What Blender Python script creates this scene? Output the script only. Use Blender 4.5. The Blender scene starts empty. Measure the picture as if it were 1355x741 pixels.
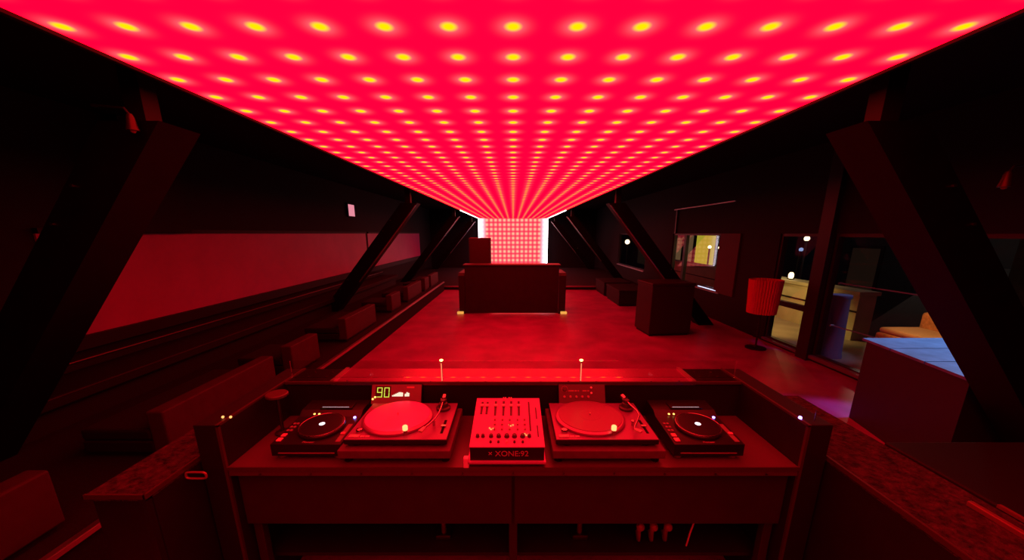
import bpy, bmesh, math, random
from mathutils import Vector, Matrix
random.seed(7)
sc = bpy.context.scene
COL = sc.collection
PI = math.pi

# ------------------------------------------------------------------ materials
MATS = {}
def mat(name, col, rough=0.6, metal=0.0, spec=0.5, emit=None, estr=1.0, bump=0.0, bscale=40.0, var=0.0, vscale=6.0, coat=0.0):
    if name in MATS: return MATS[name]
    m = bpy.data.materials.new(name); m.use_nodes = True
    nt = m.node_tree; b = nt.nodes['Principled BSDF']
    b.inputs['Base Color'].default_value = (*col, 1)
    b.inputs['Roughness'].default_value = rough
    b.inputs['Metallic'].default_value = metal
    b.inputs['Specular IOR Level'].default_value = spec
    b.inputs['Coat Weight'].default_value = coat
    tc = nt.nodes.new('ShaderNodeTexCoord')
    if var > 0:
        n = nt.nodes.new('ShaderNodeTexNoise'); n.inputs['Scale'].default_value = vscale; n.inputs['Detail'].default_value = 5
        nt.links.new(tc.outputs['Object'], n.inputs['Vector'])
        r = nt.nodes.new('ShaderNodeValToRGB')
        r.color_ramp.elements[0].position = .3; r.color_ramp.elements[1].position = .7
        r.color_ramp.elements[0].color = (*[c*(1-var) for c in col], 1)
        r.color_ramp.elements[1].color = (*[min(1, c*(1+var)) for c in col], 1)
        nt.links.new(n.outputs['Fac'], r.inputs['Fac']); nt.links.new(r.outputs['Color'], b.inputs['Base Color'])
    if bump > 0:
        n = nt.nodes.new('ShaderNodeTexNoise'); n.inputs['Scale'].default_value = bscale; n.inputs['Detail'].default_value = 4
        nt.links.new(tc.outputs['Object'], n.inputs['Vector'])
        bp = nt.nodes.new('ShaderNodeBump'); bp.inputs['Strength'].default_value = bump; bp.inputs['Distance'].default_value = .02
        nt.links.new(n.outputs['Fac'], bp.inputs['Height']); nt.links.new(bp.outputs['Normal'], b.inputs['Normal'])
    if emit:
        b.inputs['Emission Color'].default_value = (*emit, 1); b.inputs['Emission Strength'].default_value = estr
    MATS[name] = m; return m

def math_node(nt, op, a, b=None, c=None):
    n = nt.nodes.new('ShaderNodeMath'); n.operation = op
    for i, v in enumerate((a, b, c)):
        if v is None: continue
        if isinstance(v, (int, float)): n.inputs[i].default_value = v
        else: nt.links.new(v, n.inputs[i])
    return n.outputs[0]

DOT = 0.25
def dot_material(name, u, v, phase_u, phase_v, base, core, core_r, halo, halo_r, estr, edge=None, grid=0.0, dot=DOT):
    """glowing LED panel: round bright lamp spots on a square grid behind a red diffuser"""
    m = bpy.data.materials.new(name); m.use_nodes = True; nt = m.node_tree
    nt.nodes.clear()
    out = nt.nodes.new('ShaderNodeOutputMaterial'); em = nt.nodes.new('ShaderNodeEmission')
    tc = nt.nodes.new('ShaderNodeTexCoord'); sp = nt.nodes.new('ShaderNodeSeparateXYZ')
    nt.links.new(tc.outputs['Object'], sp.inputs[0])
    def cell(ax, ph):
        f = math_node(nt, 'FRACT', math_node(nt, 'ADD', math_node(nt, 'DIVIDE', math_node(nt, 'SUBTRACT', sp.outputs[ax], ph), dot), 100.5))
        return math_node(nt, 'SUBTRACT', f, 0.5)
    a = cell(u, phase_u); b = cell(v, phase_v)
    d = math_node(nt, 'SQRT', math_node(nt, 'ADD', math_node(nt, 'MULTIPLY', a, a), math_node(nt, 'MULTIPLY', b, b)))
    g = math_node(nt, 'EXPONENT', math_node(nt, 'MULTIPLY', math_node(nt, 'MULTIPLY', d, d), -1/halo_r**2))
    mr = nt.nodes.new('ShaderNodeMapRange'); mr.interpolation_type = 'SMOOTHSTEP'
    mr.inputs['From Min'].default_value = core_r*1.35; mr.inputs['From Max'].default_value = core_r*.45
    nt.links.new(d, mr.inputs['Value'])
    m1 = nt.nodes.new('ShaderNodeMixRGB'); m1.inputs[1].default_value = (*base, 1); m1.inputs[2].default_value = (*halo, 1)
    nt.links.new(g, m1.inputs[0])
    m2 = nt.nodes.new('ShaderNodeMixRGB'); nt.links.new(mr.outputs[0], m2.inputs[0]); nt.links.new(m1.outputs[0], m2.inputs[1]); m2.inputs[2].default_value = (*core, 1)
    res = m2.outputs[0]
    if grid > 0:
        ln = math_node(nt, 'MAXIMUM', math_node(nt, 'ABSOLUTE', a), math_node(nt, 'ABSOLUTE', b))
        k = nt.nodes.new('ShaderNodeMapRange'); k.inputs['From Min'].default_value = .38; k.inputs['From Max'].default_value = .47
        k.inputs['To Min'].default_value = 0; k.inputs['To Max'].default_value = grid; nt.links.new(ln, k.inputs['Value'])
        m3 = nt.nodes.new('ShaderNodeMixRGB'); nt.links.new(k.outputs[0], m3.inputs[0]); nt.links.new(res, m3.inputs[1]); m3.inputs[2].default_value = (base[0]*.5, 0, base[2]*.5, 1)
        res = m3.outputs[0]
    if edge:
        k = nt.nodes.new('ShaderNodeMapRange'); k.interpolation_type = 'SMOOTHSTEP'
        k.inputs['From Min'].default_value = edge[1]; k.inputs['From Max'].default_value = edge[2]
        nt.links.new(math_node(nt, 'ABSOLUTE', sp.outputs[u]), k.inputs['Value'])
        m4 = nt.nodes.new('ShaderNodeMixRGB'); nt.links.new(k.outputs[0], m4.inputs[0]); nt.links.new(res, m4.inputs[1]); m4.inputs[2].default_value = (*edge[0], 1)
        res = m4.outputs[0]
    nt.links.new(res, em.inputs['Color']); em.inputs['Strength'].default_value = estr
    nt.links.new(em.outputs[0], out.inputs[0]); return m

def glow(name, col, s):
    if name in MATS: return MATS[name]
    m = bpy.data.materials.new(name); m.use_nodes = True; nt = m.node_tree; nt.nodes.clear()
    out = nt.nodes.new('ShaderNodeOutputMaterial'); em = nt.nodes.new('ShaderNodeEmission')
    em.inputs['Color'].default_value = (*col, 1); em.inputs['Strength'].default_value = s
    nt.links.new(em.outputs[0], out.inputs[0]); MATS[name] = m; return m

def glass(name, tint=(1, 1, 1), refl=.08):
    if name in MATS: return MATS[name]
    m = bpy.data.materials.new(name); m.use_nodes = True; nt = m.node_tree; nt.nodes.clear()
    out = nt.nodes.new('ShaderNodeOutputMaterial'); t = nt.nodes.new('ShaderNodeBsdfTransparent'); t.inputs[0].default_value = (*tint, 1)
    g = nt.nodes.new('ShaderNodeBsdfGlossy'); g.inputs['Roughness'].default_value = .02
    f = nt.nodes.new('ShaderNodeFresnel'); f.inputs[0].default_value = 1.3
    mx = nt.nodes.new('ShaderNodeMixShader')
    nt.links.new(math_node(nt, 'MULTIPLY', f.outputs[0], refl), mx.inputs[0]); nt.links.new(t.outputs[0], mx.inputs[1]); nt.links.new(g.outputs[0], mx.inputs[2])
    nt.links.new(mx.outputs[0], out.inputs[0]); MATS[name] = m; return m

BLACK = mat('black_paint', (.006, .004, .005), .6, spec=.25)
BLACKG = mat('black_gloss', (.006, .004, .006), .3, spec=.4)
WALL = mat('dark_wall_paint', (.0055, .003, .0045), .75, spec=.2, var=.2)
ROOF = mat('dark_roof_paint', (.004, .002, .003), .85, spec=.1)
FLOORM = mat('dance_floor', (.23, .025, .19), .38, spec=.35, var=.3, vscale=2.2, bump=.08, bscale=9)
TIMBER = mat('dark_timber', (.0024, .0008, .0016), .5, spec=.12, var=.3, vscale=9)
UPH = mat('upholstery', (.032, .006, .016), .6, spec=.25, var=.15, vscale=12)
UPHD = mat('dark_upholstery', (.006, .003, .004), .7, spec=.2)
PLAT = mat('platform_carpet', (.010, .005, .008), .9, spec=.1, bump=.2, bscale=60)
METAL = mat('steel', (.55, .48, .5), .25, 1.0)
DMETAL = mat('dark_steel', (.12, .09, .1), .4, 1.0)
NOSING = mat('aluminium_nosing', (.5, .4, .44), .38, 1.0)
SILVER_LIT = mat('silver_magenta_lit', (.42, .13, .42), .45, .2)  # magenta cast of the ceiling light put into the silver base colour
TTTOP = mat('turntable_faceplate', (.23, .06, .22), .35, .35)
BOOTH = mat('booth_panel', (.008, .004, .006), .5, spec=.3, var=.15, vscale=14)
FASCIA = mat('booth_fascia', (.022, .006, .014), .55, spec=.3, var=.12, vscale=10)
DESK = mat('desk_laminate', (.07, .018, .04), .35, spec=.4)
LEDGE = mat('polished_ledge', (.30, .05, .22), .22, .5)
ROUGHC = mat('worn_carpet_top', (.03, .009, .018), .85, spec=.2, var=.8, vscale=38, bump=.9, bscale=70)
BLIND = mat('roller_blind_fabric', (.33, .04, .25), .5, spec=.3, var=.08, vscale=2)
RUBBER = mat('black_rubber', (.004, .004, .004), .8, spec=.2)
STONE = mat('slab_stone', (.09, .02, .06), .6, spec=.3, var=.15, vscale=30)
SLIP = mat('pale_record_magenta_lit', (.6, .14, .62), .4, var=.12, vscale=9)  # pale record with the ceiling's magenta light mixed into its colour
VINYL = mat('red_brown_record', (.17, .035, .12), .35)
GLASS = glass('window_glass', (.93, .93, .95), .14)
GUARD = glass('guard_glass', (.93, .9, .9), .6)
WHITEG = glow('white_light', (1, .82, .9), 5)
WARM = glow('warm_glint', (1, .45, .12), 6)
WARMD = glow('warm_lamp_dim', (1, .35, .1), 2.2)
GREENSEG = glow('green_segment', (.75, .9, .08), 1.0)
WHITESEG = glow('white_segment', (1, .8, .6), 1.1)
BLUELED = glow('blue_led', (.3, .2, 1), 9)
WHITELED = glow('white_led', (1, .85, .95), 2.5)
AMBERLED = glow('amber_led', (1, .5, .1), 3)

# ------------------------------------------------------------------ mesh helpers
class MB:
    def __init__(s): s.bm = bmesh.new()
    def box(s, x0, x1, y0, y1, z0, z1, bev=0.0, M=None):
        r = bmesh.ops.create_cube(s.bm, size=1)
        vs = r['verts']
        for v in vs:
            v.co = Vector(((x0+x1)/2+v.co.x*(x1-x0), (y0+y1)/2+v.co.y*(y1-y0), (z0+z1)/2+v.co.z*(z1-z0)))
        if bev > 0:
            es = list({e for v in vs for e in v.link_edges})
            r = bmesh.ops.bevel(s.bm, geom=es, offset=bev, segments=2, affect='EDGES', profile=.5)
            vs = list({v for f in r['faces'] for v in f.verts} | {v for v in vs if v.is_valid})
        if M is not None: bmesh.ops.transform(s.bm, matrix=M, verts=vs)
        return s
    def cyl(s, c, r, h, r2=None, seg=24, M=None, axis='z'):
        T = Matrix.Translation(c)
        if axis == 'y': T = T @ Matrix.Rotation(PI/2, 4, 'X')
        if axis == 'x': T = T @ Matrix.Rotation(PI/2, 4, 'Y')
        if M is not None: T = M @ T
        bmesh.ops.create_cone(s.bm, cap_ends=True, segments=seg, radius1=r, radius2=r if r2 is None else r2, depth=h, matrix=T)
        return s
    def ball(s, c, r, seg=12, sz=1.0):
        bmesh.ops.create_uvsphere(s.bm, u_segments=seg*2, v_segments=seg, radius=r, matrix=Matrix.Translation(c) @ Matrix.Diagonal((1, 1, sz, 1)))
        return s
    def lathe(s, c, prof, seg=28, M=None):
        rings = []
        for (r, z) in prof:
            rings.append([s.bm.verts.new(Vector((c[0]+r*math.cos(2*PI*k/seg), c[1]+r*math.sin(2*PI*k/seg), c[2]+z))) for k in range(seg)])
        for a, b in zip(rings, rings[1:]):
            for k in range(seg): s.bm.faces.new((a[k], a[(k+1) % seg], b[(k+1) % seg], b[k]))
        s.bm.faces.new(list(reversed(rings[0]))); s.bm.faces.new(rings[-1])
        if M is not None: bmesh.ops.transform(s.bm, matrix=M, verts=[v for r in rings for v in r])
        return s
    def tube(s, pts, r, seg=10):
        pts = [Vector(p) for p in pts]; rings = []
        for i, p in enumerate(pts):
            d = (pts[min(i+1, len(pts)-1)]-pts[max(i-1, 0)]).normalized()
            u = d.orthogonal().normalized() if i == 0 else (rings_u - d*rings_u.dot(d)).normalized()
            rings_u = u; w = d.cross(u)
            rr = r[i] if isinstance(r, (list, tuple)) else r
            rings.append([s.bm.verts.new(p+u*rr*math.cos(2*PI*k/seg)+w*rr*math.sin(2*PI*k/seg)) for k in range(seg)])
        for a, b in zip(rings, rings[1:]):
            for k in range(seg): s.bm.faces.new((a[k], a[(k+1) % seg], b[(k+1) % seg], b[k]))
        s.bm.faces.new(list(reversed(rings[0]))); s.bm.faces.new(rings[-1]); return s
    def prism(s, poly, axis, a, b):
        """poly: 2-D outline; axis y: outline in x,z; axis x: outline in y,z; axis z: outline in x,y"""
        def P(p, t): return {'y': (p[0], t, p[1]), 'x': (t, p[0], p[1]), 'z': (p[0], p[1], t)}[axis]
        A = [s.bm.verts.new(P(p, a)) for p in poly]; B = [s.bm.verts.new(P(p, b)) for p in poly]; n = len(poly)
        s.bm.faces.new(A); s.bm.faces.new(list(reversed(B)))
        for k in range(n): s.bm.faces.new((A[k], B[k], B[(k+1) % n], A[(k+1) % n]))
        return s
    def build(s, name, m, parent=None, smooth=False):
        bmesh.ops.recalc_face_normals(s.bm, faces=s.bm.faces[:])
        me = bpy.data.meshes.new(name); s.bm.to_mesh(me); s.bm.free()
        if m: me.materials.append(m)
        if smooth:
            for f in me.polygons: f.use_smooth = True
            me.set_sharp_from_angle(angle=math.radians(40))
        o = bpy.data.objects.new(name, me); COL.objects.link(o)
        if parent: o.parent = parent
        return o

def tag(o, label, cat, group=None, kind=None):
    o['label'] = label; o['category'] = cat
    if group: o['group'] = group
    if kind: o['kind'] = kind
    return o
def struct(o): o['kind'] = 'structure'; return o
def thing(name, label, cat, loc=(0, 0, 0), rz=0, group=None):
    o = bpy.data.objects.new(name, None); COL.objects.link(o); o.empty_display_size = .1
    o.location = loc; o.rotation_euler = (0, 0, rz); return tag(o, label, cat, group)
def copy_tree(o, parent=None):
    kids = [c for c in bpy.data.objects if c.parent == o]
    c = o.copy(); COL.objects.link(c)
    if parent: c.parent = parent
    for k in kids: copy_tree(k, c)
    return c
def text_mesh(txt, size, name, m, parent, M, ext=.0006, align='CENTER'):
    cu = bpy.data.curves.new(name, 'FONT'); cu.body = txt; cu.size = size; cu.extrude = ext; cu.align_x = align
    t = bpy.data.objects.new(name, cu); COL.objects.link(t)
    dg = bpy.context.evaluated_depsgraph_get()
    me = bpy.data.meshes.new_from_object(t.evaluated_get(dg)); bpy.data.objects.remove(t); bpy.data.curves.remove(cu)
    me.transform(M); me.materials.clear(); me.materials.append(m)
    o = bpy.data.objects.new(name, me); COL.objects.link(o); o.parent = parent; return o

# ------------------------------------------------------------------ room shell
XW = 4.45; ZC = 3.1; Y0 = -2.6; Y1 = 20.2; ZL = 2.63; HW = 1.83
struct(MB().box(-4.7, 4.57, Y0, Y1, -.2, 0).build('floor', FLOORM))
struct(MB().box(-4.7, 4.7, Y0, Y1, ZC, ZC+.15).build('ceiling', ROOF))
struct(MB().box(-4.7, -XW, Y0, Y1, 0, ZC).build('wall_left', WALL))
struct(MB().box(-XW, XW, Y1-.15, Y1, 0, ZC).build('wall_far', WALL))
struct(MB().box(-XW, XW, Y0, Y0+.15, 0, ZC).build('wall_back', WALL))
OPEN = [(2.5, 5.15, .06, 1.85), (5.36, 6.2, .06, 1.85), (7.75, 10.35, .60, 1.85), (12.4, 15.6, .6, 1.85)]
w = MB(); y = Y0
for (a, b, z0, z1) in OPEN:
    w.box(XW, 4.57, y, a, 0, ZC); w.box(XW, 4.57, a, b, 0, z0); w.box(XW, 4.57, a, b, z1, ZC); y = b
w.box(XW, 4.57, y, Y1, 0, ZC)
struct(w.build('wall_right', WALL))

FRM = mat('window_frame_paint', (.016, .008, .012), .4, spec=.3)
FRL = mat('window_frame_aluminium', (.14, .12, .18), .35, .4)
for i, (a, b, z0, z1) in enumerate(OPEN):
    e = bpy.data.objects.new('window_%d' % (i+1), None); COL.objects.link(e); e['kind'] = 'structure'
    e.location = (XW+.06, (a+b)/2, z0)
    L = (b-a)/2; H = z1-z0
    f = MB()
    t = .045
    f.box(-.04, .04, -L, L, 0, t).box(-.04, .04, -L, L, H-t, H).box(-.04, .04, -L, -L+t, t, H-t).box(-.04, .04, L-t, L, t, H-t)
    if i == 1: f.box(-.04, .04, -L, L, .62, .70)
    if i == 2: f.box(-.04, .04, .55, .66, t, H-t)
    f.build('window_frame', FRM, e)
    MB().box(-.005, .005, -L+t, L-t, t, H-t).build('pane', GLASS, e)
    MB().box(-.10, -.04, -L, L, -.02, .012 if i != 0 else .03).build('window_sill', FRL if i < 2 else NOSING, e)
struct(MB().box(4.425, XW, 7.6, 10.4, 2.47, 2.49).build('trim_1', NOSING))
struct(MB().box(4.41, XW, 10.16, 10.22, 1.85, 2.47).build('trim_2', FRM))
struct(MB().box(4.38, XW, 5.15, 5.36, 0, ZC).build('wall_right_pier', FRM))
struct(MB().box(-XW, -4.3, 4.35, 5.0, 1.86, ZC).build('wall_left_pier', WALL))
struct(MB().box(-XW, -4.36, 1.2, 18, .70, .83).build('trim_3', BLACK))

# pale blinds over the long left window
for i, (a, b) in enumerate(((3.46, 11.2), (11.35, 17.6))):
    e = bpy.data.objects.new('window_%d' % (5+i), None); COL.objects.link(e); e['kind'] = 'structure'; e.location = (-XW, (a+b)/2, .83)
    L = (b-a)/2
    MB().box(.0, .02, -L, L, 0, 1.02).build('blind', BLIND, e)
    MB().box(.0, .05, -L, L, 1.02, 1.07).build('blind_rail', BLACK, e)

# platform along the left side
struct(MB().box(-XW, -2.30, Y0+.15, 12.0, 0, .285).build('floor_platform', PLAT))
struct(MB().box(-2.32, -2.275, Y0+.15, 12.0, .27, .302, .004).build('trim_4', NOSING))
struct(MB().box(-4.4, 4.4, 12.2, 18.9, 0, .13).build('floor_rear_platform', PLAT))
struct(MB().box(-4.4, 4.4, 12.17, 12.21, .09, .135).build('trim_5', NOSING))

# ------------------------------------------------------------------ light ceiling
CEILM = dot_material('led_ceiling_glow', 'X', 'Y', 0, .14, (4.2, .0, .05), (4.2, .84, .0), .125, (4.2, .20, .22), .19, 1.0)
lc = thing('light_ceiling', 'huge glowing red ceiling panel with rows of yellow lamp spots', 'light ceiling', (0, 0, ZL))
MB().box(-HW+.012, HW-.012, -2.3, 19.75, 0, .02).build('diffuser', CEILM, lc)
h = MB()
for s in (-1, 1): h.box(s*HW-.012, s*HW+.012, -2.32, 19.75, -.015, ZC-ZL-.002)
h.box(-HW, HW, -2.32, -2.3, -.015, ZC-ZL-.002)
h.build('housing', BLACK, lc)
for s in (-1, 1):
    MB().box(s*(HW-.03)-.014, s*(HW-.03)+.014, 12.9, 19.6, -.024, -.004).build('edge_tube', WHITEG, lc)

WALLM = dot_material('led_wall_glow', 'X', 'Z', 0, .0, (1.6, .02, .09), (2.2, .55, .33), .25, (2.2, .36, .30), .42, 1.0, edge=((2.6, 1.2, 1.4), 1.35, 1.75), grid=.5, dot=.23)
lw = thing('light_wall', 'glowing pink gridded light wall at the far end of the room', 'light wall', (0, 19.72, 0))
MB().box(-HW+.08, HW-.08, 0, .03, .14, ZL-.01).build('diffuser', WALLM, lw)
MB().box(-HW, HW, .03, .12, .13, ZL-.01).build('housing', BLACK, lw)
for s in (-1, 1):
    MB().box(s*(HW-.04)-.04, s*(HW-.04)+.04, -.06, .03, .14, ZL-.02).build('side_tube', WHITEG, lw)

# ------------------------------------------------------------------ diagonal braces
def brace(y, s, label):
    sl = .83; x_top = 1.86; wd = .32
    zi = 2.435+(1.83-x_top)/sl        # inner edge height at x_top
    zo = zi+wd/sl
    def X(z, o): return 1.83+sl*(2.435-z)+o
    zt = 2.42
    pts = [(X(zt, 0), zt), (X(.0, 0), .0), (X(.0, wd), .0), (X(zt, wd), zt)]
    b = MB().prism([(s*p[0], p[1]) for p in pts], 'y', -.0, .26)
    e = thing('roof_brace', label, 'brace', (0, y, 0), group='diagonal roof braces')
    b.build('beam', TIMBER, e)
    MB().box(min(s*2.0, s*2.1), max(s*2.0, s*2.1), .10, .2, zt, ZC).build('hanger', BLACK, e)
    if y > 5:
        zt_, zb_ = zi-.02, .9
        MB().prism([(s*(X(zt_, 0)-.006), zt_), (s*(X(zb_, 0)-.006), zb_), (s*(X(zb_, 0)+.012), zb_), (s*(X(zt_, 0)+.012), zt_)], 'y', -.006, .03).build('edge_highlight', mat('edge_highlight_metal', (.5, .35, .4), .3, 1.0), e)  # added metal strip stands in for the highlight along the brace edge
    for zz in (.75, .95, 1.15, 1.9, 2.1):
        MB().cyl((s*X(zz, wd-.05), -.006, zz), .009, .014, axis='y', seg=10).build('bolt', METAL, e)
    return e
names = {0: ('left', 'near the blank pale blind'), 1: ('right', 'near the tall windows')}
for k, yy in enumerate((2.08, 7.31, 12.9, 18.2)):
    where = ['nearest the camera', 'second from the camera', 'third from the camera, edge catching light', 'farthest back beside the light wall'][k]
    for s in (-1, 1):
        brace(yy, s, 'dark diagonal roof brace on the %s side, %s' % ('left' if s < 0 else 'right', where))

# ------------------------------------------------------------------ left seating
def bench(y0, y1, label, small=False):
    e = thing('lounge_chair' if small else 'lounge_sofa', label, 'chair' if small else 'sofa', (-2.44, y0, .285), group='low lounge chairs on the left platform' if small else 'low sofas on the left platform')
    L = y1-y0; W = .62
    MB().box(-W+.03, -.03, .03, L-.03, 0, .04).build('plinth', BLACK, e)
    MB().box(-W, -.12, 0, L, .04, .13, .01).build('base', UPHD, e)
    MB().box(-W-.003, -.122, .003, L-.003, .132, .22, .02).build('seat_cushion', UPHD, e)
    MB().box(-.12, 0, 0, L, .04, .36, .012).build('backrest', UPH, e)
    return e
bench(.35, 1.67, 'low dark sofa cut off by the left edge of the picture')
bench(2.3, 3.5, 'long low sofa just behind the DJ booth on left platform')
bench(3.8, 4.36, 'short low chair between the two nearest long sofas', True)
bench(5.13, 6.3, 'long low sofa beside the foot of the second left brace')
bench(7.18, 7.77, 'short low chair behind the second left brace foot', True)
bench(8.34, 9.6, 'long low sofa in the farther half of left platform')
bench(10.0, 10.5, 'short low chair near the far end of left platform', True)
bench(10.75, 11.8, 'farthest long low sofa on the left platform')

bq = thing('wall_banquette', 'long dark wall banquette running under the pale blinds', 'banquette', (-XW, 1.2, .285))
MB().box(.0, .72, 0, 10.3, 0, .20).build('base', UPHD, bq)
MB().box(.0, .80, 0, 10.3, .20, .30, .015).build('seat', UPHD, bq)
MB().box(.0, .32, 0, 10.3, .30, .40, .012).build('backrest', UPHD, bq)
MB().tube([(.335, 0, .39), (.335, 10.3, .39)], .008).build('rail', DMETAL, bq)
MB().tube([(.805, 0, .29), (.805, 10.3, .29)], .004).build('piping', UPH, bq)

wl = thing('wall_light', 'small square pink lit wall light high on the left wall', 'wall light', (-XW, 10.1, 2.28))
MB().box(0, .05, 0, .42, 0, .36, .01).build('case', BLACK, wl)
MB().box(.05, .056, .03, .39, .03, .33).build('diffuser', glow('pink_panel', (1, .32, .42), .8), wl)

# ------------------------------------------------------------------ far booth
fb = thing('bar_counter', 'dark freestanding bar counter in the middle of dance floor', 'bar counter', (-.02, 8.41, 0))
DB = mat('bar_panel', (.012, .004, .007), .5, spec=.3, var=.2)
MB().box(-1.10, 1.08, 0, .05, .02, 1.12).build('front_panel', DB, fb)
MB().box(-1.14, 1.12, -.03, .40, 1.12, 1.155, .006).build('worktop', DB, fb)
for s in (-1, 1):
    MB().prism([(0, 0), (.9, 0), (.9, .96), (.06, .96), (0, .9)], 'x', s*1.10+(-.01), s*1.10+s*.15).build('side_panel', DB, fb)
    MB().box(s*1.22-.08, s*1.22+.07, -.05, .0, 0, .06, .008).build('foot_lamp', glow('amber_foot', (1, .42, .08), .9), fb)
MB().box(-1.0, 1.0, .04, .5, .85, .88).build('shelf', DB, fb)

cb = thing('tall_cabinet', 'tall dark cabinet behind the bar counter, left of the light wall', 'cabinet', (-.83, 9.45, 0))
CBM = mat('cabinet_paint', (.03, .01, .018), .5, spec=.3)
MB().box(-.30, .24, 0, .5, .05, 1.74, .008).build('body', CBM, cb)
MB().box(-.30, .24, .02, .48, 0, .05).build('plinth', BLACK, cb)
MB().box(-.27, .21, -.015, .0, .1, 1.70).build('door', CBM, cb)
MB().box(.14, .16, -.035, -.015, .8, 1.0).build('handle', DMETAL, cb)
MB().box(.245, .262, .0, .012, .1, 1.74).build('corner_strip', DMETAL, cb)

# blocks on the right of the dance floor
def block(name, label, cat, loc, rz, w, d, h, m, top=None):
    e = thing(name, label, cat, loc, rz)
    MB().box(0, w, .0, d, .04, h-.05, .01).build('body', m, e)
    MB().box(.03, w-.03, .03, d-.03, 0, .04).build('plinth', BLACK, e)
    MB().box(-.012, w+.012, -.012, d+.012, h-.05, h, .008).build('top', top or m, e)
    return e
PODM = mat('podium_vinyl', (.014, .005, .008), .5, spec=.3)
block('podium', 'dark square podium on the floor before the right brace', 'podium', (2.50, 6.45, 0), .10, .80, .62, .98, PODM)
block('ottoman', 'low dark ottoman far right beside the bar counter', 'ottoman', (2.75, 9.3, 0), 0, .8, 1.3, .42, UPHD)
block('ottoman', 'low dark ottoman farthest right, against the rear step', 'ottoman', (2.75, 10.9, 0), 0, .8, 1.1, .42, UPHD)

# drum shade lamp by the windows
fl = thing('floor_lamp', 'floor lamp with pleated red drum shade beside the windows', 'lamp', (4.02, 5.75, 0))
pr = []
N = 72
mb = MB(); rings = []
for z, rr in ((.60, .20), (1.14, .23)):
    rings.append([mb.bm.verts.new(((rr+(.008 if k % 2 else -.008))*math.cos(2*PI*k/N), (rr+(.008 if k % 2 else -.008))*math.sin(2*PI*k/N), z)) for k in range(N)])
for k in range(N): mb.bm.faces.new((rings[0][k], rings[0][(k+1) % N], rings[1][(k+1) % N], rings[1][k]))
sh = mb.build('lamp_shade', mat('satin_shade', (.5, .04, .08), .3, .35), fl)
sm = sh.modifiers.new('thick', 'SOLIDIFY'); sm.thickness = .004
MB().lathe((0, 0, 0), [(.15, 0), (.15, .02), (.03, .035), (.014, .06), (.014, 1.0), (.0141, 1.01)]).build('stand', BLACK, fl)
MB().ball((0, 0, .95), .04).build('bulb', mat('bulb_glass', (.6, .5, .5), .3), fl)
mb = MB()
for k in range(3): mb.tube([(0, 0, 1.0), (.215*math.cos(k*2.094), .215*math.sin(k*2.094), 1.1)], .004, 6)
mb.build('shade_spider', DMETAL, fl)

# big crate with planked top on the right
cr = thing('plank_top_table', 'big dark box table with pale blue lit plank top by window', 'table', (3.24, 2.42, 0))
CRM = mat('crate_cladding', (.0045, .002, .003), .6, var=.2, vscale=8)
PLK = mat('blue_lit_planks', (.085, .26, .42), .6, spec=.2, var=.22, vscale=7)  # blue outdoor light put into the plank colour, which also weakens the red
MB().prism([(.03, .0), (1.18, .0), (1.15, 1.0), (.24, 1.0)], 'z', 0, .827).build('body', CRM, cr)
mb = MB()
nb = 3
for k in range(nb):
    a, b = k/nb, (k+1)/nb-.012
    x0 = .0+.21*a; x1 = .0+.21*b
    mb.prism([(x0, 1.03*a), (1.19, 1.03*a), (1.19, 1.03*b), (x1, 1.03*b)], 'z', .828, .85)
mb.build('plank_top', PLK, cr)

st = thing('sill_glow', 'added white glow strip for the bright line on the middle window sill', 'glow strip', (4.415, 7.85, .612))  # added glow stands in for the bright line along the sill
MB().box(0, .03, 0, .8, 0, .012).build('housing', BLACK, st)
MB().box(.004, .026, .005, .795, .012, .03, .004).build('tube', glow('cool_sill_glow', (.75, .75, 1), 1.2), st)

# clamp spotlights
def spot(loc, s, label):
    e = thing('clamp_spotlight', label, 'spotlight', loc, 0, 'small clamp spotlights')
    MB().tube([(s*.18, 0, .075), (0.02*s, 0, .06), (0, 0, .03)], .006, 8).build('arm', DMETAL, e)
    MB().lathe((0, 0, 0), [(.010, .035), (.016, .02), (.020, -.01), (.026, -.04), (.0261, -.042)], 16).build('lamp_head', mat('copper_lamp', (.05, .012, .01), .4, .6), e, True)
    MB().ball((0, 0, -.042), .013, 8).build('bulb', mat('bulb_red', (.2, .05, .04), .3), e)
    return e
spot((-1.93, 2.02, 2.40), -1, 'small clamp spotlight at the top of the nearest left brace')
spot((2.58, 2.02, 2.13), 1, 'small clamp spotlight right of the nearest right brace')
mbx = MB().tube([(0, 0, 0), (0, 0, .9)], .008, 8)
hr = tag(mbx.build('hanging_rod', DMETAL), 'thin rod hanging from the dark roof at far right', 'rod'); hr.location = (2.76, 2.02, 2.2)

# ------------------------------------------------------------------ DJ booth
ZT = .865; ZB = 1.066
bo = thing('dj_booth', 'dark DJ booth desk holding the decks and mixer', 'dj booth', (0, 1.38, 0))
for s in (-1, 1):
    MB().box(s*1.295-.055, s*1.295+.055, 0, .66, .0, ZB, .004).build('side_panel', BOOTH, bo)
    mb = MB()
    mb.box(s*1.245-.006, s*1.245+.006, -.006, .66, ZB-.006, ZB+.004).box(s*1.245-.006, s*1.245+.006, -.006, .006, 0, ZB)
    mb.build('edge_trim', mat('edge_metal', (.12, .04, .05), .4, .7), bo)
MB().box(-1.24, 1.24, .0, .46, ZT-.045, ZT, .003).build('worktop', DESK, bo)
MB().box(-1.24, 1.24, -.006, .0, ZT-.014, ZT+.003).build('front_lip', mat('lip_metal', (.10, .04, .05), .4, .6), bo)
for a, b in ((-1.238, -.006), (.006, 1.238)):
    MB().box(a, b, .04, .06, .535, ZT-.046, .003).build('fascia_panel', FASCIA, bo)
for x in (-1.21, 0, 1.21):
    MB().box(x-.02, x+.02, .062, .10, 0, ZT-.046, .003).build('leg', FASCIA, bo)
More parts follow.
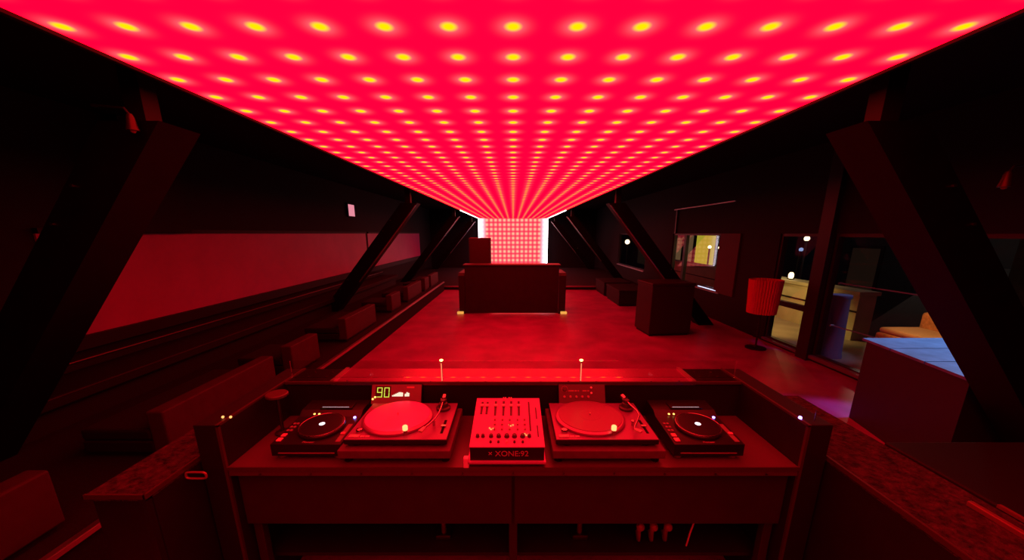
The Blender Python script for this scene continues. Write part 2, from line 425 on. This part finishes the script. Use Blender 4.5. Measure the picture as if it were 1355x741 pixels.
MB().box(-1.24, 1.24, .46, .49, 0, ZB-.02).build('back_panel', BLACK, bo)
MB().box(-1.24, 1.24, .64, .66, 0, ZB-.02).build('front_panel', BOOTH, bo)
MB().box(-1.24, 1.24, .12, .46, .27, .29).build('lower_shelf', BOOTH, bo)
MB().box(-.975, .975, .46, .66, ZB-.02, ZB, .002).build('ledge', LEDGE, bo)
for s in (-1, 1):
    MB().box(s*1.108-.132, s*1.108+.132, .46, .66, ZB-.02, ZB-.002, .002).build('corner_plate', BLACKG, bo)
    MB().box(s*.985-.01, s*.985+.01, .46, .66, ZB-.019, ZB+.008).build('ledge_trim', NOSING, bo)
    for dx in (.06, .16):
        for dy in (.53, .60):
            MB().cyl((s*(.99+dx), dy, ZB), .006, .006, seg=8).build('screw', DMETAL, bo)
MB().box(-1.24, 1.24, .452, .462, ZB-.012, ZB+.003).build('ledge_lip', mat('lip_metal', (.10, .04, .05)), bo)
for k in range(13):
    MB().cyl((-.9+k*.15, .456, ZB+.005), .004, .008, seg=8).build('screw', METAL, bo)
for k in range(11):
    MB().cyl((-1.1+k*.22, -.008, ZT-.03), .005, .004, seg=8, axis='y').build('screw', DMETAL, bo)
for s, dx in ((-1, .022), (-1, -.012)):
    MB().ball((s*(1.245+dx), .06, ZB+.006), .0055, 6).build('indicator_lamp', WARMD, bo)
MB().ball((1.245, .05, ZB+.008), .007, 6).build('indicator_lamp', BLUELED, bo)
MB().tube([(1.30, .04, ZB), (1.30, .04, ZB+.05)], .002, 6).build('aerial', DMETAL, bo)
for s in (-.365, .35):
    MB().tube([(s, .22, .30), (s, .22, .82)], .013, 12).build('support_tube', mat('tube_metal', (.16, .06, .07), .4, .6), bo)
    MB().box(s-.04, s+.04, .19, .25, .292, .32, .006).build('tube_foot', DMETAL, bo)

# glass guard
gg = thing('glass_guard', 'low clear glass guard with two posts along the booth ledge', 'glass guard', (0, 1.875, ZB))
MB().box(-1.22, 1.22, -.003, .003, .012, .108).build('glass_sheet', GUARD, gg)
for x in (-.39, .37):
    MB().cyl((x, -.012, .055), .0045, .11, seg=10).build('post', METAL, gg)
    MB().lathe((x, -.012, .11), [(.005, 0), (.010, .004), (.010, .009), (.004, .012)], 12).build('post_glint', WARM, gg)  # glowing tip imitates the reflection on top of the metal post
    MB().tube([(x+.0, -.018, .0), (x+.0, -.018, .1)], .003, 8).build('glint_strip', glow('warm_glint_strip', (1, .22, .1), 1.2), gg)  # glowing strip imitates the highlight running down the post

# side counters
def wing(s, y0, y1, label):
    e = thing('side_counter', label, 'counter', (s*1.36, y0, 0), 0, 'side counters')
    L = y1-y0; W = .225 if s < 0 else .34
    def bx(mb, x0, x1, *a, **k): return mb.box(min(s*x0, s*x1), max(s*x0, s*x1), *a, **k)
    bx(MB(), 0, W, 0, L, .885, .91).build('top', ROUGHC, e)
    bx(MB(), .0, W, .02, L, 0, .885).build('body', BOOTH, e)
    bx(bx(MB(), -.004, .006, -.004, L, .895, .914), 0, W, -.004, .004, .895, .914).build('edge_trim', mat('edge_metal', (.12, .04, .05), .4, .7), e)
    bx(MB(), 0, .025, -.004, .022, 0, .895).build('corner_strip', BOOTH, e)
    return e
wl_ = wing(-1, 1.15, 2.0, 'narrow carpet-topped side counter left of the DJ booth')
mb = MB(); pts = []
for k in range(25):
    t = 2*PI*k/24; pts.append((.046+.042*math.copysign(abs(math.cos(t))**.5, math.cos(t)), .16, .876+.015*math.copysign(abs(math.sin(t))**.5, math.sin(t))))
mb.tube(pts, .0045, 8).build('handle', mat('handle_metal', (.3, .12, .13), .35, .5), wl_)
wr_ = wing(1, -.2, 2.0, 'wide carpet-topped side counter right of the DJ booth')

tr = thing('metal_rail', 'short red lit metal rail on the right counter top', 'rail', (1.62, .78, .91))
MB().box(-.01, .01, 0, .32, 0, .02, .003).build('bar', mat('rail_metal', (.25, .08, .09), .4, .6), tr)
MB().box(-.014, .014, .0, .02, 0, .028).build('end_cap', BLACK, tr)
cs = thing('flight_case', 'black case with metal edges cut off at lower right', 'case', (1.73, .15, .0))
MB().box(0, 1.1, 0, 1.35, .04, .88, .01).build('body', BLACK, cs)
MB().box(-.005, 1.105, -.005, 1.355, .88, .91, .006).build('lid', BLACK, cs)
MB().box(-.008, .006, .3, .95, .902, .914).build('edge_trim', mat('rail_metal', (.25, .08, .09)), cs)

# small posts with round tops beside the booth
st = thing('drink_stand', 'small round stand at the left end of the desk', 'stand', (-1.17, 1.66, ZT))
MB().lathe((0, 0, 0), [(.035, 0), (.035, .008), (.008, .014), (.008, .195), (.0081, .2)], 20).build('stem', DMETAL, st)
MB().lathe((0, 0, .2), [(.045, 0), (.05, .004), (.05, .014), (.046, .018)], 24).build('top', mat('red_top', (.06, .02, .025), .4), st)
st = thing('side_table', 'small round red topped side table beyond booth, left', 'table', (-1.92, 2.95, 0))
MB().lathe((0, 0, 0), [(.14, 0), (.14, .012), (.02, .025), (.018, .5), (.0181, .505)], 24).build('pedestal', BLACK, st)
MB().lathe((0, 0, .505), [(.105, 0), (.115, .006), (.115, .02), (.11, .026)], 28).build('top', mat('table_top_red', (.3, .1, .13), .35), st)

# ------------------------------------------------------------------ turntables
def turntable(x0, label, rec_mat, rec_label, arm_pts, head_pt):
    """origin at the front left corner of the plinth, on the desk"""
    e = thing('turntable', label, 'turntable', (x0, 1.42, ZT+.075), 0, 'turntables on the desk')
    W, D = .453, .353; z = .0
    MB().box(0, W, 0, D, .008, .030, .004).build('plinth', BLACKG, e)
    MB().box(.002, W-.002, .002, D-.002, .030, .034, .001).build('faceplate', TTTOP, e)
    for fx in (.05, W-.05):
        for fy in (.04, D-.05):
            MB().lathe((fx, fy, -.005), [(.026, 0), (.03, .004), (.03, .012), (.02, .0132)], 20).build('foot', RUBBER, e)
    cx, cy = .185, .185; zt = .034
    MB().lathe((cx, cy, zt), [(.160, 0), (.166, .003), (.166, .012), (.160, .016), (.155, .017)], 64).build('platter', mat('platter_metal', (.35, .12, .3), .3, .6), e, True)
    MB().lathe((cx, cy, zt+.0165), [(.150, 0), (.1515, .001), (.1515, .002), (.150, .003), (.052, .0026), (.05, .0032), (.0035, .0032), (.0034, .0034)], 64).build('record', rec_mat, e)
    MB().cyl((cx, cy, zt+.024), .0035, .012, seg=12).build('spindle', METAL, e)
    # tonearm
    px, py, pz = arm_pts[0]
    MB().lathe((px, py, zt), [(.034, 0), (.036, .004), (.036, .012), (.026, .016), (.022, .034), (.014, .036), (.014, .05), (.012, .052)], 28).build('arm_base', mat('arm_base', (.06, .05, .055), .4, .5), e, True)
    tr_ = MB().tube(arm_pts, .0042, 10).build('tonearm', METAL, e, True)
    d = (Vector(arm_pts[0])-Vector(arm_pts[1])).normalized()
    p1 = Vector(arm_pts[0])+d*.012; p2 = Vector(arm_pts[0])+d*.05
    MB().tube([p1, p1+d*.004, p2-d*.004, p2], [.010, .015, .015, .010], 16).build('counterweight', METAL, e, True)
    a = Vector(arm_pts[-1]); b = Vector(head_pt); dd = (b-a).normalized(); sd = Vector((-dd.y, dd.x, 0))
    mb = MB(); w0, w1 = .006, .010
    for zz in (0,):
        vs = [a-sd*w0, a+sd*w0, b+sd*w1, b-sd*w1]
    mb.prism([(v.x, v.y) for v in vs], 'z', a.z-.005, a.z+.004)
    mb.build('headshell', mat('headshell', (.6, .45, .45), .35, .5), e)
    MB().lathe((.372, .12, zt), [(.006, 0), (.006, .02), (.008, .022), (.008, .026), (.004, .028)], 12).build('arm_rest', METAL, e)
    MB().cyl((.262, .04, zt+.014), .0085, .028, seg=16).build('target_lamp_post', mat('lamp_post', (.3, .22, .2), .3, .7), e)
    MB().lathe((.262, .04, zt+.024), [(.011, 0), (.0115, .002), (.0115, .018), (.009, .021)], 16).build('target_lamp', glow('gold_lamp', (1, .36, .12), 2.2), e)
    MB().box(.016, .060, .016, .036, zt, zt+.004, .001).build('start_button', mat('button_grey', (.6, .42, .45), .4), e)
    MB().box(.066, .084, .018, .028, zt, zt+.003, .0008).build('speed_button', mat('button_grey', (.5, .4, .4)), e)
    MB().box(.088, .106, .018, .028, zt, zt+.003, .0008).build('speed_button', mat('button_grey', (.5, .4, .4)), e)
    MB().lathe((.045, .065, zt), [(.015, 0), (.015, .008), (.013, .014), (.006, .016)], 20).build('strobe_knob', METAL, e)
    MB().box(.414, .426, .05, .17, zt, zt+.0012).build('pitch_slot', RUBBER, e)
    MB().box(.408, .432, .100, .114, zt+.001, zt+.009, .0015).build('pitch_slider', METAL, e)
    return e
TZ = .034
turntable(-.744, 'left turntable with a pale record under its tonearm', SLIP, '', [(.386, .285, TZ+.045), (.388, .22, TZ+.04), (.386, .17, TZ+.037), (.376, .12, TZ+.033), (.36, .08, TZ+.03), (.347, .05, TZ+.03)], (.335, .015, TZ+.03))
turntable(.188, 'right turntable with a dark record and parked tonearm', VINYL, '', [(.392, .285, TZ+.045), (.40, .24, TZ+.042), (.415, .19, TZ+.038), (.412, .15, TZ+.035), (.385, .10, TZ+.032), (.362, .06, TZ+.03), (.352, .035, TZ+.03)], (.375, .012, TZ+.03))
for x0, lab in ((-.765, 'grey isolation slab under the left turntable'), (.172, 'grey isolation slab under the right turntable')):
    e = thing('isolation_slab', lab, 'slab', (x0, 1.395, ZT), 0, 'isolation slabs under the turntables')
    MB().box(0, .492, 0, .395, .03, .07, .004).build('slab', STONE, e)
    for fx in (.03, .462):
        for fy in (.04, .35):
            MB().cyl((fx, fy, .015), .018, .03, seg=16).build('foot', RUBBER, e)

# ------------------------------------------------------------------ mixer
mx = thing('dj_mixer', 'silver faced DJ mixer between the two turntables', 'mixer', (-.026, 1.385, ZT))
Wm = .32; Dm = .36; z0, z1 = .098, .15
MB().prism([(0, .03), (Dm, .05), (Dm, z1-.004), (0, z0-.004)], 'x', -Wm/2, Wm/2).build('body', BLACKG, mx)
MB().prism([(-.004, z0-.004), (Dm, z1-.004), (Dm, z1), (-.004, z0)], 'x', -Wm/2-.002, Wm/2+.002).build('faceplate', SILVER_LIT, mx)
MB().box(-Wm/2-.012, Wm/2+.008, -.012, Dm, .018, .030, .002).build('mounting_tray', mat('tray_metal', (.5, .15, .45), .35, .4), mx)
MB().box(-Wm/2-.028, -Wm/2-.005, -.012, .012, .0, .046, .002).build('tray_bracket', mat('bracket_pale', (.8, .5, .75), .4), mx)
for fx in (-.13, .13):
    for fy in (.03, .32): MB().cyl((fx, fy, .009), .014, .018, seg=14).build('foot', RUBBER, mx)
ang = math.atan2(z1-z0, Dm)
FM = Matrix.Translation((-Wm/2, 0, z0)) @ Matrix.Rotation(ang, 4, 'X')
DK = mat('fader_slot', (.05, .03, .035), .6); KN = mat('knob_dark', (.06, .035, .04), .45); KL = mat('knob_light', (.8, .65, .68), .4)
cols = (.028, .052, .1, .137, .173, .21)
for i, cx_ in enumerate((.030, .056, .098, .138, .176, .214)):
    Lf = (.215, .335) if i > 1 else (.225, .33)
    MB().box(cx_-.0055, cx_+.0055, Lf[0], Lf[1], 0, .0012, M=FM).build('fader_slot', DK, mx)
    MB().box(cx_-.009, cx_+.009, .285, .297, .001, .011, .002, M=FM).build('fader_cap', KL, mx)
for cx_ in (.265,):
    MB().box(cx_-.004, cx_+.004, .1, .33, 0, .0012, M=FM).build('fader_slot', DK, mx)
MB().box(.295, .301, .06, .14, 0, .0012, M=FM).build('fader_slot', DK, mx)
MB().box(.295, .301, .19, .28, 0, .0012, M=FM).build('fader_slot', DK, mx)
for i, (cx_, r) in enumerate(((.028, .008), (.052, .008), (.088, .009), (.122, .010), (.158, .011), (.192, .011), (.228, .011), (.258, .008))):
    MB().lathe((cx_, .062, 0), [(r*1.15, 0), (r, .003), (r*.85, .013), (r*.7, .0145)], 18, M=FM).build('knob', KN, mx)
    if 1 < i < 7:
        MB().lathe((cx_, .025, 0), [(.006, 0), (.0055, .003), (.0045, .009), (.003, .01)], 14, M=FM).build('knob', KN if i != 4 else KL, mx)
for k in range(5):
    for r_ in (.11, .145, .18):
        cc = (.1, .135, .17, .207, .24)[k]
        MB().lathe((cc, r_, 0), [(.0055, 0), (.005, .002), (.004, .008), (.003, .009)], 12, M=FM).build('knob', mat('knob_red', (.35, .16, .2), .4), mx)
for (cx_, cy_) in ((.085, .11), (.175, .135), (.245, .07)):
    for dx, dy in ((0, 0), (.010, .006), (-.007, .009)):
        MB().box(cx_+dx-.003, cx_+dx+.003, cy_+dy-.0025, cy_+dy+.0025, .001, .004, M=FM).build('lit_button', glow('amber_btn', (1, .5, .12), 1.2), mx)
for k, cx_ in enumerate((.137, .147, .165, .176)):
    MB().box(cx_-.003, cx_+.003, .348, .354, .0, .012, M=FM).build('switch', KL, mx)
TF = Matrix.Rotation(PI/2, 4, 'X')
text_mesh('\u00d7 XONE:92', .036, 'lettering', mat('dim_print', (.4, .22, .25), .5), mx, Matrix.Translation((.005, -.002, .052)) @ TF)

# ------------------------------------------------------------------ media players
def player():
    e = thing('media_player', '', 'media player', (-1.075, 1.43, ZT), 0, 'media players at the desk ends')
    W, D = .31, .36
    prof = [(0, .022), (D, .022), (D, .118), (.26, .112), (.23, .092), (0, .078)]
    MB().prism(prof, 'x', 0, W).build('body', BLACKG, e)
    for fx in (.03, W-.03):
        for fy in (.03, D-.04): MB().lathe((fx, fy, 0), [(.015, 0), (.017, .004), (.015, .021), (.012, .022)], 16).build('foot', mat('foot_metal', (.2, .08, .09), .45, .4), e)
    t = math.atan2(.014, .23); T = Matrix.Translation((0, 0, .078)) @ Matrix.Rotation(t, 4, 'X')
    MB().lathe((.165, .135, 0), [(.100, 0), (.103, .003), (.103, .010), (.098, .016), (.094, .017)], 56, M=T).build('jog_wheel', mat('jog_ring', (.03, .02, .025), .28, .5), e, True)
    MB().lathe((.165, .135, .0172), [(.088, 0), (.088, .001), (.030, .0008), (.030, .0012)], 48, M=T).build('jog_top', BLACKG, e)
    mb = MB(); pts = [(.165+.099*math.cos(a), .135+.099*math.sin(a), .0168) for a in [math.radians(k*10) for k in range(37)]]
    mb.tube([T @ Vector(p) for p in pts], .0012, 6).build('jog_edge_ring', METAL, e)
    MB().lathe((.165, .135, .018), [(.013, 0), (.013, .001), (.010, .0016)], 20, M=T).build('jog_display', WHITELED, e)
    MB().box(.012, .034, .02, .045, 0, .006, .002, M=T).build('play_button', mat('button_lit', (.7, .35, .4), .4), e)
    MB().box(.012, .034, .055, .078, 0, .006, .002, M=T).build('cue_button', mat('button_lit2', (.5, .25, .3), .4), e)
    for k in range(3):
        MB().box(.012, .023, .10+.028*k, .112+.028*k, 0, .004, M=T).build('button', mat('button_dark', (.2, .12, .14), .4), e)
        MB().box(.028, .038, .10+.028*k, .112+.028*k, 0, .004, M=T).build('button', mat('button_dark', (.2, .12, .14), .4), e)
    MB().box(.278, .300, .02, .16, 0, .0015, M=T).build('tempo_panel', mat('tempo_panel', (.16, .1, .11), .4), e)
    MB().box(.279, .299, .07, .084, .001, .009, .002, M=T).build('tempo_slider', mat('button_lit2', (.5, .3, .3)), e)
    t2 = math.atan2(.02, .03); 
    MB().box(.09, .25, .262, .33, .114, .122, .002).build('display', BLACKG, e)
    mb = MB()
    xx = .10
    while xx < .232:
        wl2 = random.choice((.006, .009, .012)); mb.box(xx, xx+wl2, .268, .273, .1215, .1225); xx += wl2+.002
    mb.build('display_lettering', glow('display_white', (1, .72, .8), .55), e)
    for x in (.072, .096): MB().lathe((x, .240, .0975), [(.005, 0), (.005, .004), (.003, .005)], 10).build('amber_lamp', AMBERLED, e)
    MB().lathe((.285, .215, .092), [(.006, 0), (.006, .005), (.003, .006)], 12).build('blue_lamp', BLUELED, e)
    MB().box(.03, W-.03, -.002, .0, .034, .038).build('slot_line', mat('dim_print2', (.25, .14, .16), .4), e)
    text_mesh('Pioneer', .017, 'lettering', mat('pale_print', (.3, .16, .19), .4), e, T @ Matrix.Translation((.16, .012, .0006)), .0004)
    return e
p1 = player(); p1['label'] = 'black media player with round jog wheel at left end of desk'
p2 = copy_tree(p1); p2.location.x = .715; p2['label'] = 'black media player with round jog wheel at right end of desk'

# ------------------------------------------------------------------ effect units at the back
def unit_shell(e, W):
    MB().prism([(0, 0), (.058, 0), (.058, .19), (.045, .195), (0, .095)], 'x', 0, W).build('case', BLACKG, e)
tU = math.atan2(.100, .045)
EU = Matrix.Translation((0, 0, .095)) @ Matrix.Rotation(tU, 4, 'X')
e = thing('effect_unit', 'small tilted effect unit with green number display behind left turntable', 'effect unit', (-.762, 1.78, ZT), 0)
unit_shell(e, .27)
MB().box(.002, .268, .003, .107, 0, .002, M=EU).build('faceplate', mat('unit_face', (.16, .09, .11), .4), e)
SEG = {'9': 'abcdfg', '0': 'abcdef'}
def seg_digit(ch, x, y, w, h, t):
    mb = MB(); S = {'a': (0, w, h-t, h), 'g': (0, w, h/2-t/2, h/2+t/2), 'd': (0, w, 0, t), 'f': (0, t, h/2, h), 'b': (w-t, w, h/2, h), 'e': (0, t, 0, h/2), 'c': (w-t, w, 0, h/2)}
    for s_ in SEG[ch]:
        a, b, c, d = S[s_]; mb.box(x+a+(.001), x+b-(.001), y+c+.001, y+d-.001, .002, .003, M=EU)
    return mb
MB().box(.022, .105, .040, .098, .0015, .0022, M=EU).build('display', mat('display_olive', (.03, .035, .01), .3), e)
for ch, x in (('9', .030), ('0', .068)):
    seg_digit(ch, x, .038, .030, .054, .006).build('digit', GREENSEG, e)
mb = MB()
for k, hh in enumerate((.006, .010, .014, .018, .022, .022, .020)): mb.box(.112+k*.0085, .1195+k*.0085, .044, .044+hh, .002, .003, M=EU)
for k, hh in enumerate((.014, .022, .018)): mb.box(.180+k*.0085, .1875+k*.0085, .044, .044+hh, .002, .003, M=EU)
mb.build('level_display', WHITESEG, e)
for x, yy in ((.018, .040), (.006, .03)): MB().ball(EU @ Vector((x+.004, yy, .003)), .005, 6).build('amber_lamp', AMBERLED, e)
MB().box(.19, .23, .088, .096, .002, .003, M=EU).build('label_strip', mat('strip_pink', (.5, .2, .25), .5), e)

e = thing('effect_unit', 'small dark effect unit with dial behind right turntable', 'effect unit', (.245, 1.78, ZT), 0)
unit_shell(e, .25)
MB().box(.002, .248, .003, .107, 0, .002, M=EU).build('faceplate', mat('unit_face_dark', (.07, .04, .05), .4), e)
PRT = mat('print_pink', (.3, .1, .13), .4)
mb = MB(); mb.tube([EU @ Vector((.032+.016*math.cos(a), .082+.016*math.sin(a), .004)) for a in [2*PI*k/20 for k in range(21)]], .0012, 6); mb.build('dial_ring', PRT, e)
MB().lathe((.032, .082, .002), [(.011, 0), (.010, .01), (.008, .011)], 18, M=EU).build('dial', KN, e)
mb = MB()
for x, wd_ in ((.052, .03), (.086, .012), (.102, .008), (.128, .022), (.154, .01)): mb.box(x, x+wd_, .070, .077, .002, .003, M=EU)
mb.build('printing', PRT, e)
for k in range(5): MB().lathe((.03+k*.032, .042, .002), [(.007, 0), (.006, .007), (.005, .008)], 12, M=EU).build('knob', mat('knob_red', (.3, .1, .1)), e)
for yy in (.09, .062): MB().lathe((.175, yy, .002), [(.006, 0), (.005, .007), (.004, .008)], 12, M=EU).build('knob', KL, e)

# ------------------------------------------------------------------ cables below the desk
CAB = mat('red_cable', (.2, .06, .07), .45)
for k, (x, lab) in enumerate(((.62, 'leftmost of three thick cable plugs hanging under the desk'), (.685, 'middle one of three thick cable plugs hanging under the desk'), (.755, 'rightmost of three thick cable plugs hanging under the desk'))):
    c = thing('hanging_cable', lab, 'cable', (x, 1.50, .0), 0, 'cables hanging under the desk')
    MB().tube([(0, 0, .49), (.005, .01, .44), (.015, .03, .38), (.03, .06, .31), (.045, .12, .303)], .011, 12).build('cord', CAB, c, True)
    MB().ball((0, -.02, .462), .020, 10).build('plug', CAB, c)
    MB().tube([(0, 0, .5), (0, .12, .56)], .008, 8).build('tail', CAB, c)
tag(MB().tube([(.93, 1.53, .815), (.93, 1.53, .6), (.92, 1.53, .5), (.895, 1.53, .38), (.89, 1.54, .29)], .004, 8).build('thin_cable', mat('pale_cable', (.6, .4, .42), .4)), 'thin pale cable hanging at the right below the desk', 'cable')

# ------------------------------------------------------------------ outside
TER = mat('terrace_paving', (.20, .20, .16), .7, var=.2, vscale=3)
BEI = mat('beige_render', (.30, .32, .22), .8, var=.12, vscale=4)
struct(MB().box(4.58, 6.6, -1, 16, -.12, 0).build('terrace_floor', TER))
pw = thing('parapet_wall', 'beige terrace parapet outside the windows, lit warm', 'parapet', (6.0, 6.2, 0))
MB().box(0, .3, 0, 9.5, 0, .80).build('wall', BEI, pw)
MB().box(-.04, .34, -.03, 9.53, .80, .87, .01).build('coping', BEI, pw)
MB().box(-.012, 0, 0, 9.5, .50, .53).build('groove', BLACK, pw)
pc = thing('pale_bollard', 'pale violet lit tapered bollard just outside the tall window', 'bollard', (4.90, 5.36, 0))
MB().lathe((0, 0, 0), [(.16, 0), (.16, .04), (.15, .06), (.12, .9), (.135, .92), (.135, .96), (.13, .965)], 24).build('shaft', mat('bollard_paint', (.12, .18, .36), .6, spec=.2), pc, True)
RAILM = mat('rail_paint', (.14, .4, .45), .5)
for z, lab in ((1.17, 'thin upper safety rail across the tall right window'), (.56, 'thin lower safety rail across the tall right window')):
    r = thing('safety_rail', lab, 'rail', (4.61, 2.62, z), 0, 'safety rails across the tall window')
    MB().tube([(0, 0, 0), (0, 2.46, 0)], .008, 10).build('bar', RAILM, r)
    for yy in (.0, 2.46): MB().cyl((-.01, yy, 0), .016, .05, seg=10, axis='x').build('bracket', RAILM, r)
lt = thing('lantern', 'small glowing lantern standing on the terrace parapet', 'lantern', (6.12, 8.0, .87))
MB().box(-.05, .05, -.05, .05, 0, .02).build('base', BLACK, lt)
MB().lathe((0, 0, .02), [(.035, 0), (.05, .03), (.05, .09), (.03, .13)], 16).build('globe', glow('lantern_glow', (1, .62, .3), 5), lt)
ol = thing('outdoor_lounge_seat', 'low woven outdoor seat glowing orange beyond the blue planks', 'seat', (5.45, 4.55, 0))
WOV = mat('woven_cane', (.55, .3, .12), .7, var=.3, vscale=30)
MB().box(0, .8, 0, .72, .06, .42, .03).build('base', WOV, ol)
MB().box(.62, .8, 0, .72, .42, .72, .04).build('backrest', WOV, ol)
MB().box(.02, .6, .02, .70, .42, .50, .03).build('seat_cushion', mat('cushion_sand', (.6, .42, .24), .8), ol)
for fx in (.06, .74):
    for fy in (.06, .66): MB().cyl((fx, fy, .03), .025, .06, seg=10).build('foot', BLACK, ol)

FAC = mat('night_facade', (.012, .010, .013), .8, var=.25, vscale=.7)
bl = thing('opposite_building', 'dark building across the street with lit yellow windows', 'building', (16, 4, -6))
MB().box(0, 6, 0, 60, 0, 13).build('wall', FAC, bl)
YEL = glow('yellow_window', (.62, .52, .04), .75); TAN = glow('tan_window', (.35, .2, .09), .35); DIM = glow('dim_window', (.010, .005, .003), .8)
def win(y0, y1, z0, z1, m):
    f = MB().box(-.08, .0, y0-.12, y1+.12, z0-.12, z1+.12).build('window', BLACK, bl)
    MB().box(-.1, -.08, y0, y1, z0, z1).build('pane', m, f)
win(25.2, 28.2, 4.0, 7.7, YEL); win(28.8, 29.9, 3.6, 7.8, TAN); win(31.0, 33.8, 4.0, 7.4, TAN)
win(40, 43, 4.2, 7.4, DIM); win(36, 38.5, 4.2, 7.4, DIM)
for k in range(5): win(9+3.0*k, 10.3+3.0*k, 4.5, 7.2, DIM if k % 2 else mat('dark_pane', (.02, .02, .03), .2))
for k in range(5): win(1.5+2.4*k-1, 2.4+2.4*k-1, 3.0, 4.3, DIM)
MB().box(-1.2, 0, 24.6, 29, 2.9, 3.1).build('balcony', mat('balcony_pale', (.4, .36, .28), .7), bl)
nb_ = thing('slate_roof', 'sloping roof seen dimly through the tall right window', 'roof', (9.0, 4.0, -1))
MB().prism([(0, -.5), (3.2, 2.0), (3.2, -.5)], 'y', -3, 6).build('roof_slope', mat('roof_tiles', (.012, .010, .014), .8, var=.4, vscale=5), nb_)
MB().box(2.0, 2.5, 1.4, 2.0, 1.0, 3.4).build('chimney', mat('brick_brown', (.05, .03, .02), .9, var=.3, vscale=6), nb_)
MB().box(1.5, 1.9, 3.2, 3.7, .6, 2.8).build('chimney', mat('brick_brown', (.05, .03, .02), .9), nb_)
struct(MB().box(4.7, 60, -30, 90, -6.3, -6).build('street_ground', mat('asphalt', (.04, .04, .045), .8)))
def street_lamp(x, y, z, label, r=.16, m=None):
    e = thing('street_lamp', label, 'street lamp', (x, y, -6), 0, 'street lamps outside')
    MB().cyl((0, 0, (z+6)/2), .05, z+6, seg=8).build('pole', DMETAL, e)
    MB().ball((0, 0, z+6), r, 8).build('globe', m or glow('street_white', (1, .75, .4), 4), e)
street_lamp(12, 22.6, 1.05, 'left one of two close street lamps beyond the middle window', .10)
street_lamp(12, 21.5, 1.05, 'right one of two close street lamps beyond the middle window', .08)
street_lamp(12, 39, 1.0, 'bright street lamp seen through the farthest right window', .24)
street_lamp(12, 15.2, 1.65, 'street lamp seen above the parapet in narrow window', .10)
street_lamp(12, 15.4, 1.2, 'bluish street lamp just below another in narrow window', .08, glow('street_blue', (.3, .4, .7), 1.0))
struct(MB().box(XW-.03, XW, 7.25, 7.95, .6, 1.85).build('trim_6', mat('red_jamb', (.05, .002, .012), .6, spec=.2)))

# ------------------------------------------------------------------ lights (added blue fill spots and lamps)
def lamp(kind, loc, col, e, name, **k):
    l = bpy.data.lights.new(name, kind); l.color = col; l.energy = e
    for a, b in k.items(): setattr(l, a, b)
    o = bpy.data.objects.new(name, l); COL.objects.link(o); o.location = loc; return o
s1 = lamp('SPOT', (6.5, 3.7, 2.95), (.42, .55, 1), 800, 'plank_top_fill', spot_size=math.radians(34), spot_blend=.4, shadow_soft_size=.08)  # added spot without a fixture, throws blue light on the plank top
s2 = lamp('SPOT', (5.6, 4.4, 2.6), (.55, .5, 1), 45, 'bollard_fill', spot_size=math.radians(26), spot_blend=.5, shadow_soft_size=.06)  # second added spot, there only to brighten the bollard
s2.rotation_euler = (Vector((4.9, 5.36, .5))-Vector(s2.location)).to_track_quat('-Z', 'Y').to_euler()
s1.rotation_euler = (Vector((3.95, 2.95, .85))-Vector(s1.location)).to_track_quat('-Z', 'Y').to_euler()
s3 = lamp('SPOT', (4.75, 7.0, 1.3), (1, .52, .12), 110, 'terrace_wall_lamp', spot_size=math.radians(105), spot_blend=.6, shadow_soft_size=.05)
s3.rotation_euler = (Vector((5.5, 7.3, .0))-Vector(s3.location)).to_track_quat('-Z', 'Y').to_euler()
s4 = lamp('SPOT', (5.1, 4.7, 1.6), (1, .5, .15), 40, 'terrace_seat_lamp', spot_size=math.radians(60), spot_blend=.6, shadow_soft_size=.05)
s4.rotation_euler = (Vector((6.0, 4.85, .5))-Vector(s4.location)).to_track_quat('-Z', 'Y').to_euler()
lamp('POINT', (5.7, 8.2, 1.35), (1, .62, .25), 22, 'lantern_light', shadow_soft_size=.05)
lamp('POINT', (12.5, 12, 2.5), (1, .8, .6), 60, 'street_light', shadow_soft_size=.2)

wd = bpy.data.worlds.new('night'); sc.world = wd; wd.use_nodes = True
wd.node_tree.nodes['Background'].inputs[0].default_value = (.006, .006, .012, 1)
wd.node_tree.nodes['Background'].inputs[1].default_value = 1.0

# ------------------------------------------------------------------ camera
cam = bpy.data.cameras.new('camera'); co = bpy.data.objects.new('camera', cam); COL.objects.link(co)
co.location = (0, 0, 1.85); co.rotation_euler = (math.radians(90-13.7), 0, 0)
cam.sensor_fit = 'HORIZONTAL'; cam.sensor_width = 36; cam.lens = 480/1355*36
cam.shift_y = 55.5/1355; cam.shift_x = -1.5/1355; cam.clip_start = .02; cam.clip_end = 300
sc.camera = co
sc.view_settings.view_transform = 'Standard'; sc.view_settings.look = 'None'
sc.view_settings.exposure = 0; sc.view_settings.gamma = 1; sc.view_settings.use_curve_mapping = False
sc.cycles.use_denoising = True
